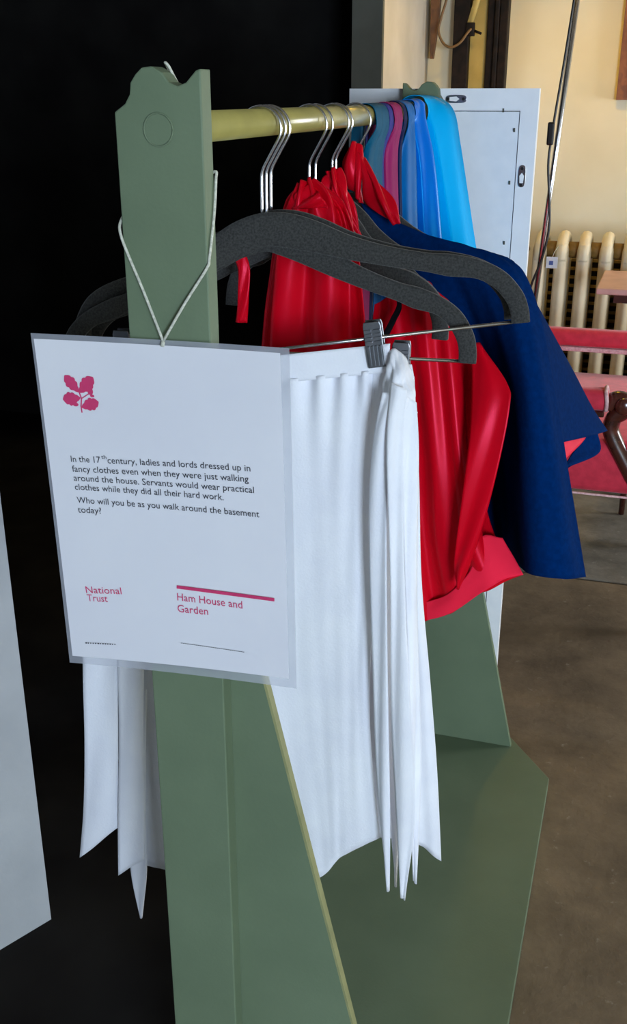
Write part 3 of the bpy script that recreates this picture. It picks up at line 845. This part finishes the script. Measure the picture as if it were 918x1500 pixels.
rows = [[(-0.0034, 0.5220, 1.0729), (0.0025, 0.5180, 1.0784), (0.0075, 0.5180, 1.0792), (0.0106, 0.5220, 1.0731)],
        [(-0.0133, 0.5220, 1.0576), (0.0015, 0.5080, 1.0585), (0.0113, 0.5080, 1.0572), (0.0157, 0.5200, 1.0506)],
        [(-0.0100, 0.5200, 1.0424), (0.0039, 0.5060, 1.0390), (0.0122, 0.5060, 1.0347), (0.0149, 0.5180, 1.0308)],
        [(-0.0015, 0.5200, 1.0302), (0.0069, 0.5080, 1.0221), (0.0129, 0.5080, 1.0146), (0.0153, 0.5180, 1.0107)]]
obj('collar', cloth(rows, 30, 30, lambda u, v: 0.003 * math.sin(u * 12 + 4 * v)), 'red_satin', nv_, solid=0.001)
rows = [[(0.0079, 0.5200, 1.0686), (0.0126, 0.5150, 1.0659), (0.0155, 0.5200, 1.0581)],
        [(0.0139, 0.5150, 1.0386), (0.0262, 0.5020, 1.0443), (0.0336, 0.5120, 1.0393)],
        [(0.0189, 0.5100, 1.0176), (0.0393, 0.4940, 1.0241), (0.0518, 0.5060, 1.0204)],
        [(0.0361, 0.5050, 1.0047), (0.0523, 0.4920, 1.0064), (0.0605, 0.5020, 1.0057)],
        [(0.0574, 0.5000, 0.9905), (0.0616, 0.4960, 0.9910), (0.0655, 0.5000, 0.9907)]]
obj('collar_ribbon', cloth(rows, 30, 40, lambda u, v: 0.0028 * math.sin(u * 13 + 7 * v)), 'red_satin', nv_, solid=0.001)

# ================================================================== SATIN SCARVES DRAPED OVER THE RAIL
def scarf(ya, yb, left, right, m, label, amp=0.003, seed=0.0, lift=0.001, hem=0.70, skip=2, fan=0.0):
    """cloth hung over the rail: left and right are the edges of the fall in front, ya..yb its width on the rail"""
    sc = empty('scarf', (0, (ya + yb) / 2, hem))
    tag(sc, label, 'scarf', 'satin scarves over the rail')
    R0 = 0.0125 + lift
    rows = []
    for x, z, f in ((-R0 - 0.012, hem + 0.05, 0), (-R0 - 0.008, 0.95, 0), (-R0 - 0.003, RZ - 0.03, 0), (-R0, RZ, 0), (-R0 * 0.72, RZ + R0 * 0.72, 0), (0.0, RZ + R0, 0.15),
                    (R0 * 0.74, RZ + R0 * 0.74, 0.5), (R0 + 0.0008, RZ, 0.9), (R0 * 0.97 + 0.001, RZ - 0.016, 1.2))[:9 if skip > 1 else 7]:
        rows.append([(x + fan * f * k / 4, ya + (yb - ya) * k / 4, z) for k in range(5)])
    for i, (l, r) in enumerate(zip(left[skip:], right[skip:])):
        l, r = Vector(l), Vector(r)
        mid = (l + r) / 2
        w = (r - l).length
        bulge = min(0.012, 0.3 * w)
        back = Vector((r.x - 0.004, max(yb, r.y + 0.012), r.z + 0.002))
        rows.append([l, l.lerp(r, 0.3) + Vector((0, -bulge, 0)), l.lerp(r, 0.7) + Vector((0.002, -bulge * 0.8, 0)), r, back])
    n = len(rows)
    def fd(u, v):
        d = max(0.0, (v - 0.45) / 0.55)
        return amp * d * (math.sin(u * 9 + seed + 2 * v) + 0.5 * math.sin(u * 19 + seed * 2 + 4 * v))
    bm = cloth(rows, 40, 110, fd)
    for v in bm.verts:                      # pressed between its neighbours and lying on the rail
        v.co.y = min(max(v.co.y, ya + 0.0008), yb - 0.0008)
        q = Vector((v.co.x, 0, v.co.z - RZ))
        if q.length < R0:
            q = q.normalized() * R0
            v.co.x, v.co.z = q.x, RZ + q.z
    obj('cloth', bm, m, sc, solid=0.0008)
    return sc


scarf(0.578, 0.640, [(-0.0060, 0.5850, 1.1154), (-0.0039, 0.5820, 1.0907), (-0.0021, 0.5800, 1.0633), (-0.0005, 0.5800, 1.0274), (0.0054, 0.5800, 0.9023)],
      [(0.0008, 0.6250, 1.1190), (0.0099, 0.6150, 1.0994), (0.0122, 0.6120, 1.0701), (0.0101, 0.6100, 1.0321), (0.0160, 0.6100, 0.8980)], 'teal', 'dark teal satin scarf draped over the rail beside the red collar', 0.002, 0.5)
scarf(0.645, 0.664, [(-0.0064, 0.6500, 1.1188), (-0.0001, 0.6450, 1.0931), (0.0032, 0.6420, 1.0605), (0.0018, 0.6400, 1.0273), (0.0087, 0.6400, 0.8927)],
      [(-0.0014, 0.6620, 1.1203), (0.0041, 0.6600, 1.0968), (0.0056, 0.6580, 1.0598), (0.0061, 0.6560, 1.0220), (0.0142, 0.6560, 0.8904)], 'violet', 'narrow violet scarf squeezed between the teal and magenta scarves', 0.0012, 1.5)
scarf(0.668, 0.716, [(-0.0077, 0.6800, 1.1210), (-0.0017, 0.6760, 1.1005), (0.0025, 0.6740, 1.0632), (0.0051, 0.6720, 1.0166), (0.0105, 0.6720, 0.8876)],
      [(-0.0041, 0.7100, 1.1233), (0.0057, 0.7020, 1.1026), (0.0120, 0.7000, 1.0604), (0.0138, 0.7000, 1.0015), (0.0213, 0.7000, 0.8836)], 'magenta', 'magenta satin scarf draped over the rail among blue ones', 0.002, 2.3, 0.002)
scarf(0.720, 0.738, [(-0.0077, 0.7250, 1.1224), (-0.0009, 0.7220, 1.1039), (0.0056, 0.7200, 1.0568), (0.0076, 0.7200, 0.9906), (0.0148, 0.7200, 0.8801)],
      [(-0.0027, 0.7350, 1.1258), (0.0058, 0.7330, 1.1037), (0.0123, 0.7320, 1.0564), (0.0160, 0.7320, 0.9716), (0.0220, 0.7320, 0.8785)], 'deep_blue', 'very dark blue scarf beside the magenta scarf', 0.001, 0.2, 0.003)
scarf(0.742, 0.792, [(-0.0067, 0.7520, 1.1240), (0.0015, 0.7480, 1.1017), (0.0066, 0.7450, 1.0512), (0.0113, 0.7440, 0.9703), (0.0196, 0.7440, 0.8668)],
      [(0.0018, 0.7850, 1.1265), (0.0131, 0.7760, 1.1048), (0.0204, 0.7740, 1.0500), (0.0257, 0.7740, 0.9583), (0.0353, 0.7740, 0.8625)], 'mid_blue', 'dull blue satin scarf beside the glossy royal blue one', 0.003, 3.1, 0.003)
scarf(0.794, 0.848, [(-0.0034, 0.8000, 1.1230), (0.0060, 0.7960, 1.1009), (0.0136, 0.7920, 1.0490), (0.0183, 0.7900, 0.9563), (0.0263, 0.7900, 0.8494)],
      [(0.0033, 0.8400, 1.1255), (0.0229, 0.8280, 1.0932), (0.0378, 0.8240, 1.0385), (0.0520, 0.8240, 0.9441), (0.0648, 0.8240, 0.8455)], 'royal_blue', 'glossy royal blue satin scarf with bright folds', 0.006, 4.0, 0.004, skip=1, fan=0.012)
scarf(0.852, 0.9165, [(-0.0003, 0.8580, 1.1181), (0.0158, 0.8480, 1.0927), (0.0293, 0.8460, 1.0418), (0.0473, 0.8440, 0.9417), (0.0612, 0.8440, 0.8419)],
      [(0.0329, 0.9120, 1.1263), (0.0502, 0.9060, 1.1067), (0.0632, 0.9040, 1.0585), (0.0928, 0.9020, 0.9215), (0.1155, 0.9020, 0.8241)], 'cyan', 'bright cyan satin scarf draped against the far post', 0.003, 5.2, 0.010, skip=1, fan=0.03)

# ================================================================== WHITE MIRROR SEEN FROM BEHIND
mr = empty('mirror', (0.022, 0.96, 0.0))
tag(mr, 'tall white framed mirror turned to show its pale back and hanging plates', 'mirror')
X0, X1, ZT = -0.1225, 0.167, 1.139
fr = bmesh.new()
for a in ((X0, X1, 0.9515, 0.969, ZT - 0.031, ZT), (X0, X1, 0.9515, 0.969, 0.0, 0.031), (X0, X0 + 0.026, 0.9515, 0.969, 0.031, ZT - 0.031), (X1 - 0.026, X1, 0.9515, 0.969, 0.031, ZT - 0.031)):
    box(fr, *a)
obj('frame', fr, 'mirror_white', mr, smooth=False)
obj('backing', B(X0 + 0.0275, X1 - 0.0275, 0.9535, 0.9625, 0.0325, ZT - 0.0325), 'mirror_back', mr, smooth=False)
obj('mirror_glass', B(X0 + 0.0255, X1 - 0.0255, 0.963, 0.967, 0.0305, ZT - 0.0305), 'steel', mr, smooth=False)


def hang_plate(cx, cz, vertical):
    bm = bmesh.new()
    a, b = 0.016, 0.0058
    pts = []
    for k in range(24):
        t = 2 * PI * k / 24
        c, s = math.cos(t), math.sin(t)
        px = math.copysign(abs(c) ** 0.5, c) * a
        pz = math.copysign(abs(s) ** 0.7, s) * b
        pts.append((cx + (pz if vertical else px), cz + (px if vertical else pz)))
    prism(pts, 'y', 0.9498, 0.9514, bm)
    p = obj('hanging_plate', bm, 'steel', mr, smooth=False, bevel=0.0004)
    bm = bmesh.new()
    q = [(-0.010, -0.0026), (0.0005, -0.0034), (0.005, 0.0), (0.0005, 0.0034), (-0.010, 0.0026)]
    prism([(cx + (y if vertical else x), cz + (x if vertical else y)) for x, y in q], 'y', 0.9494, 0.9499, bm)
    obj('slot', bm, 'mirror_white', p, smooth=False)
    bm = bmesh.new()
    for e in (-0.0125, 0.011):
        c = (cx + (0 if vertical else e), cz + (e if vertical else 0))
        tube([(c[0], 0.9488, c[1]), (c[0], 0.95, c[1])], 0.0024, 10, bm=bm, smooth=False)
    obj('screw', bm, 'black_plastic', p, smooth=False)


c1 = (0.0443, 0.9515, 1.1243)
c2 = (0.1500, 0.9515, 1.0156)
hang_plate(c1[0], c1[2], False)
hang_plate(c2[0], c2[2], True)
for p in ((0.1157, 0.9530, 1.1082), (0.1339, 0.9530, 1.0806), (0.1320, 0.9530, 1.0052), (0.1298, 0.9530, 0.9156)):
    obj('panel_pin', tube([(p[0], 0.951, p[2] + 0.003), (p[0], 0.9525, p[2] - 0.002)], 0.0014, 8, smooth=False), 'jamb', mr)

# ================================================================== ARMCHAIR
ch = empty('armchair', (0.08, 1.75, 0.0))
tag(ch, 'red velvet armchair with scrolled mahogany arms in front of the radiator', 'armchair')
CY0, CY1 = 1.445, 2.055
bm = prism([(-0.22, CY0 + 0.005), (0.45, CY0 + 0.005), (0.45, CY1 - 0.005), (-0.22, CY1 - 0.005)], 'z', 0.335, 0.455)
obj('seat', bm, 'red_velvet', ch, bevel=0.02)
obj('seat_piping', tube([(0.435, CY0 + 0.001, 0.335), (-0.2, CY0 + 0.001, 0.335)], 0.0025, 8, smooth=False), 'braid', ch)
obj('seat_rail', B(-0.21, 0.38, CY0 + 0.14, CY1 - 0.03, 0.29, 0.336), 'mahogany', ch, smooth=False, bevel=0.006)
for yy, sg in ((1.455, -1), (2.05, 1)):
    pad = prism([(yy - 0.026, 0.523), (yy + 0.026, 0.523), (yy + 0.03, 0.545), (yy + 0.02, 0.566), (yy - 0.02, 0.566), (yy - 0.03, 0.545)], 'x', -0.16, 0.303 if sg < 0 else 0.45)
    a = obj('arm_pad', pad, 'red_velvet', ch, bevel=0.010)
    obj('arm_trim', B(-0.16, 0.298 if sg < 0 else 0.45, yy - 0.028, yy + 0.028, 0.511, 0.523), 'mahogany' if sg < 0 else 'braid', a, smooth=False, bevel=0.003)
    dx = 0.0 if sg < 0 else 0.15
    xe = 0.303 + dx
    obj('piping', tube([(xe - 0.002, yy - 0.029, 0.526), (xe - 0.002, yy - 0.030, 0.545), (xe - 0.006, yy - 0.021, 0.565), (xe - 0.006, yy + 0.021, 0.565), (xe - 0.002, yy + 0.030, 0.545), (xe - 0.002, yy + 0.029, 0.526)], 0.004, 8, 4), 'braid', a)
    sc = tube([(0.30 + dx, yy, 0.53), (0.318 + dx, yy, 0.545), (0.336 + dx, yy, 0.543), (0.342 + dx, yy, 0.528), (0.332 + dx, yy, 0.516), (0.318 + dx, yy, 0.505), (0.314 + dx, yy, 0.48), (0.326 + dx, yy, 0.452),
               (0.345 + dx, yy, 0.42), (0.366 + dx, yy, 0.385), (0.386 + dx, yy, 0.35), (0.39 + dx, yy, 0.30)], 0.0145, 12, 6, sx=1.25)
    lathe([(0.012, -0.022), (0.021, -0.01), (0.021, 0.01), (0.012, 0.022)], 0.0, 0.0, 0.0, 14, None).free()
    obj('arm_scroll', sc, 'mahogany', a)
    kn = tube([(0.335 + dx, yy - 0.026, 0.535), (0.335 + dx, yy - 0.018, 0.535), (0.335 + dx, yy + 0.018, 0.535), (0.335 + dx, yy + 0.026, 0.535)], 0.019, 16, 4, rfun=lambda t: 0.6 + 0.4 * math.sin(PI * t))
    obj('scroll_knob', kn, 'mahogany', a)
obj('back_panel', prism([(-0.235, 0.44), (-0.16, 0.44), (-0.2, 0.80), (-0.275, 0.80)], 'y', CY0 + 0.06, CY1 - 0.06), 'red_velvet', ch, bevel=0.02)
obj('back_frame', prism([(-0.29, 0.32), (-0.232, 0.32), (-0.276, 0.86), (-0.318, 0.86)], 'y', CY0 + 0.03, CY1 - 0.03), 'mahogany', ch, bevel=0.012)
for lx, ly, dx in ((0.425, CY0 + 0.06, 0.05), (0.425, CY1 - 0.06, 0.05), (-0.2, CY0 + 0.06, -0.05), (-0.2, CY1 - 0.06, -0.05)):
    obj('leg', tube([(lx, ly, 0.3), (lx + dx * 0.3, ly, 0.2), (lx + dx * 0.5, ly, 0.1), (lx + dx, ly, 0.0)], 0.024, 12, 5, rfun=lambda t: 1.1 - 0.55 * t), 'mahogany', ch)

# ================================================================== RADIATOR
rad = empty('radiator', (0.35, 2.68, 0.0))
tag(rad, 'cream cast iron column radiator against the far wall', 'radiator')
first = None
for i in range(12):
    x = 0.0335 + 0.066 * i
    if first is None:
        bm = bmesh.new()
        for yy in (2.605, 2.675, 2.745):
            tube([(x, yy, 0.12), (x, yy, 0.15), (x, yy, 0.2), (x, yy, 0.60), (x, yy, 0.655), (x, yy, 0.69), (x, yy, 0.712)], 0.0215, 12, 3, bm=bm,
                 rfun=lambda t: 0.72 + 0.28 * min(1, t * 8) if t < 0.5 else 1 - 0.25 * max(0, (t - 0.8) / 0.2) ** 1.5)
        tube([(x, 2.60, 0.66), (x, 2.60, 0.69), (x, 2.62, 0.712), (x, 2.675, 0.722), (x, 2.73, 0.712), (x, 2.75, 0.68)], 0.0185, 10, 4, bm=bm)
        tube([(x, 2.60, 0.15), (x, 2.62, 0.125), (x, 2.675, 0.118), (x, 2.73, 0.125), (x, 2.75, 0.15)], 0.02, 10, 4, bm=bm)
        first = obj('section', bm, 'radiator_cream', rad)
        hub = obj('hub', tube([(x + 0.012, 2.64, 0.688), (x + 0.054, 2.64, 0.688)], 0.024, 14, smooth=False), 'radiator_brown', rad)  # upper hubs brown, lower ones cream
        hub2 = obj('hub', tube([(x + 0.012, 2.64, 0.14), (x + 0.054, 2.64, 0.14)], 0.024, 14, smooth=False), 'radiator_cream', rad)
    else:
        for src in (first, hub, hub2):
            c = src.copy()
            COL.objects.link(c)
            c.parent = rad
            c.location = (0.066 * i, 0, 0)
for x in (0.0335, 0.0335 + 11 * 0.066):
    obj('foot', prism([(x - 0.018, 0.0), (x + 0.018, 0.0), (x + 0.012, 0.125), (x - 0.012, 0.125)], 'y', 2.64, 2.72), 'radiator_cream', rad)
bm = tube([(-0.005, 2.64, 0.69), (-0.028, 2.64, 0.688), (-0.036, 2.64, 0.66), (-0.037, 2.64, 0.4), (-0.037, 2.64, 0.0)], 0.013, 12, 5)
obj('pipe', bm, 'radiator_brown', rad)
obj('valve', tube([(-0.012, 2.62, 0.688), (-0.012, 2.61, 0.688), (-0.012, 2.59, 0.688)], 0.014, 12, smooth=False), 'radiator_brown', rad)
# dark slatted panel added behind it for the darkness between the sections
gd = empty('radiator_gap_backing', (0.4, 2.83, 0.0))
tag(gd, 'added dark guard panel with ochre rails, darkening the gaps behind the radiator', 'guard panel')
obj('panel', B(0.0, 0.85, 2.83, 2.85, 0.0, 0.665), 'gap_dark', gd, smooth=False)
sl = None
for k in range(22):
    if sl is None:
        sl = obj('slat', B(0.0, 0.85, 2.815, 2.83, 0.05, 0.0585), 'grille_ochre', gd, smooth=False)
    else:
        c = sl.copy()
        COL.objects.link(c)
        c.parent = gd
        c.location = (0, 0, 0.0275 * k)
for k in range(4):
    obj('stile', B(0.02 + 0.26 * k, 0.045 + 0.26 * k, 2.806, 2.815, 0.0, 0.665), 'gap_dark', gd, smooth=False)
p = (0.0749, 2.5700, 0.6573)
tg = empty('paper_tag', p)
tag(tg, 'small white paper tag hanging on the radiator', 'tag')
obj('card', B(p[0] - 0.017, p[0] + 0.017, 2.568, 2.5695, p[2] - 0.018, p[2] + 0.016), 'tag_white', tg, smooth=False)
obj('print', B(p[0] - 0.008, p[0] + 0.004, 2.5672, 2.568, p[2] - 0.008, p[2] + 0.004), 'tag_ink', tg, smooth=False)
obj('string', tube([(p[0], 2.569, p[2] + 0.012), (p[0] + 0.005, 2.575, p[2] + 0.03), (p[0] + 0.014, 2.588, p[2] + 0.045)], 0.001, 6), 'string', tg)

# ================================================================== SMALL TABLE
tb = empty('side_table', (0.42, 2.28, 0.0))
tag(tb, 'small side table with a pinkish wooden top beside the radiator', 'table')
tp = prism([(0.231, 2.12), (0.62, 2.12), (0.62, 2.44), (0.237, 2.44)], 'z', 0.644, 0.66)
obj('table_top', tp, 'pink_wood', tb, smooth=False, bevel=0.003)
obj('apron_rail', B(0.275, 0.59, 2.2, 2.40, 0.61, 0.644), 'mahogany', tb, smooth=False)
for lx in (0.36, 0.57):
    for ly in (2.22, 2.38):
        obj('leg', tube([(lx, ly, 0.61), (lx, ly, 0.4), (lx, ly, 0.2), (lx, ly, 0.0)], 0.014, 10, 3, rfun=lambda t: 1.0 - 0.4 * t), 'mahogany', tb)

# ================================================================== FLOOR LAMP
lp = empty('floor_lamp', (0.022, 2.32, 0.0))
tag(lp, 'slim steel floor lamp pole with black cable and switch', 'lamp')
LA, LB = Vector((0.022, 2.32, 0.02)), Vector((0.128, 2.36, 1.82))
obj('base', lathe([(0.10, 0.0), (0.10, 0.012), (0.09, 0.02), (0.02, 0.028)], 0.022, 2.32), 'steel', lp)
obj('pole', tube([LA, LB], 0.0075, 14, smooth=False), 'steel', lp)
f = lambda z: LA.lerp(LB, (z - LA.z) / (LB.z - LA.z))
pts = []
for k, (z, dx) in enumerate(((1.42, -0.006), (1.30, -0.008), (1.18, -0.011), (1.10, -0.014), (1.02, -0.016), (0.95, -0.014), (0.85, 0.004), (0.78, 0.012), (0.70, 0.004), (0.62, -0.016), (0.52, -0.02), (0.4, -0.012), (0.2, -0.01), (0.04, -0.012))):
    q = f(z)
    pts.append((q.x + dx, q.y - 0.010, z))
cb = obj('cable', tube(pts, 0.0034, 8, 5), 'black_plastic', lp)
q = f(1.03)
obj('switch', B(q.x - 0.028, q.x - 0.010, q.y - 0.022, q.y - 0.004, 1.003, 1.062), 'black_plastic', cb, smooth=False, bevel=0.004)
sh = bmesh.new()
rings = []
for r, z in ((0.15, 1.70), (0.10, 1.92)):
    rings.append([sh.verts.new((0.128 + r * math.cos(2 * PI * k / 32), 2.36 + r * math.sin(2 * PI * k / 32), z)) for k in range(32)])
for k in range(32):
    sh.faces.new((rings[0][k], rings[0][(k + 1) % 32], rings[1][(k + 1) % 32], rings[1][k]))
obj('lamp_shade', sh, 'lamp_shade', lp, solid=0.002)
obj('bulb', lathe([(0.012, -0.03), (0.024, 0.0), (0.03, 0.025), (0.02, 0.05), (0.004, 0.058)], 0.128, 2.36, 1.84, 16), 'bulb', lp)
ld = bpy.data.lights.new('floor_lamp_offscreen', 'POINT')
ld.energy = 12
ld.color = (1.0, 0.66, 0.04)
ld.shadow_soft_size = 0.05
lo = bpy.data.objects.new('floor_lamp_offscreen', ld)
COL.objects.link(lo)
lo.location = (0.128, 2.36, 1.79)

# ================================================================== FRAMED PICTURE ON THE FAR WALL
pf = empty('picture_frame', (0.36, 2.99, 1.11))
tag(pf, 'brown wooden picture frame on the cream wall near the lamp', 'picture')
PX0, PX1, PZ0, PZ1 = 0.2, 0.56, 1.115, 1.55
bm = bmesh.new()
for a in ((PX0, PX1, PZ0, PZ0 + 0.035), (PX0, PX1, PZ1 - 0.035, PZ1), (PX0, PX0 + 0.035, PZ0 + 0.035, PZ1 - 0.035), (PX1 - 0.035, PX1, PZ0 + 0.035, PZ1 - 0.035)):
    box(bm, a[0], a[1], 2.972, 3.0, a[2], a[3])
obj('frame', bm, 'picture_wood', pf, smooth=False)
obj('print', B(PX0 + 0.034, PX1 - 0.034, 2.985, 2.999, PZ0 + 0.034, PZ1 - 0.034), 'picture_print', pf, smooth=False)
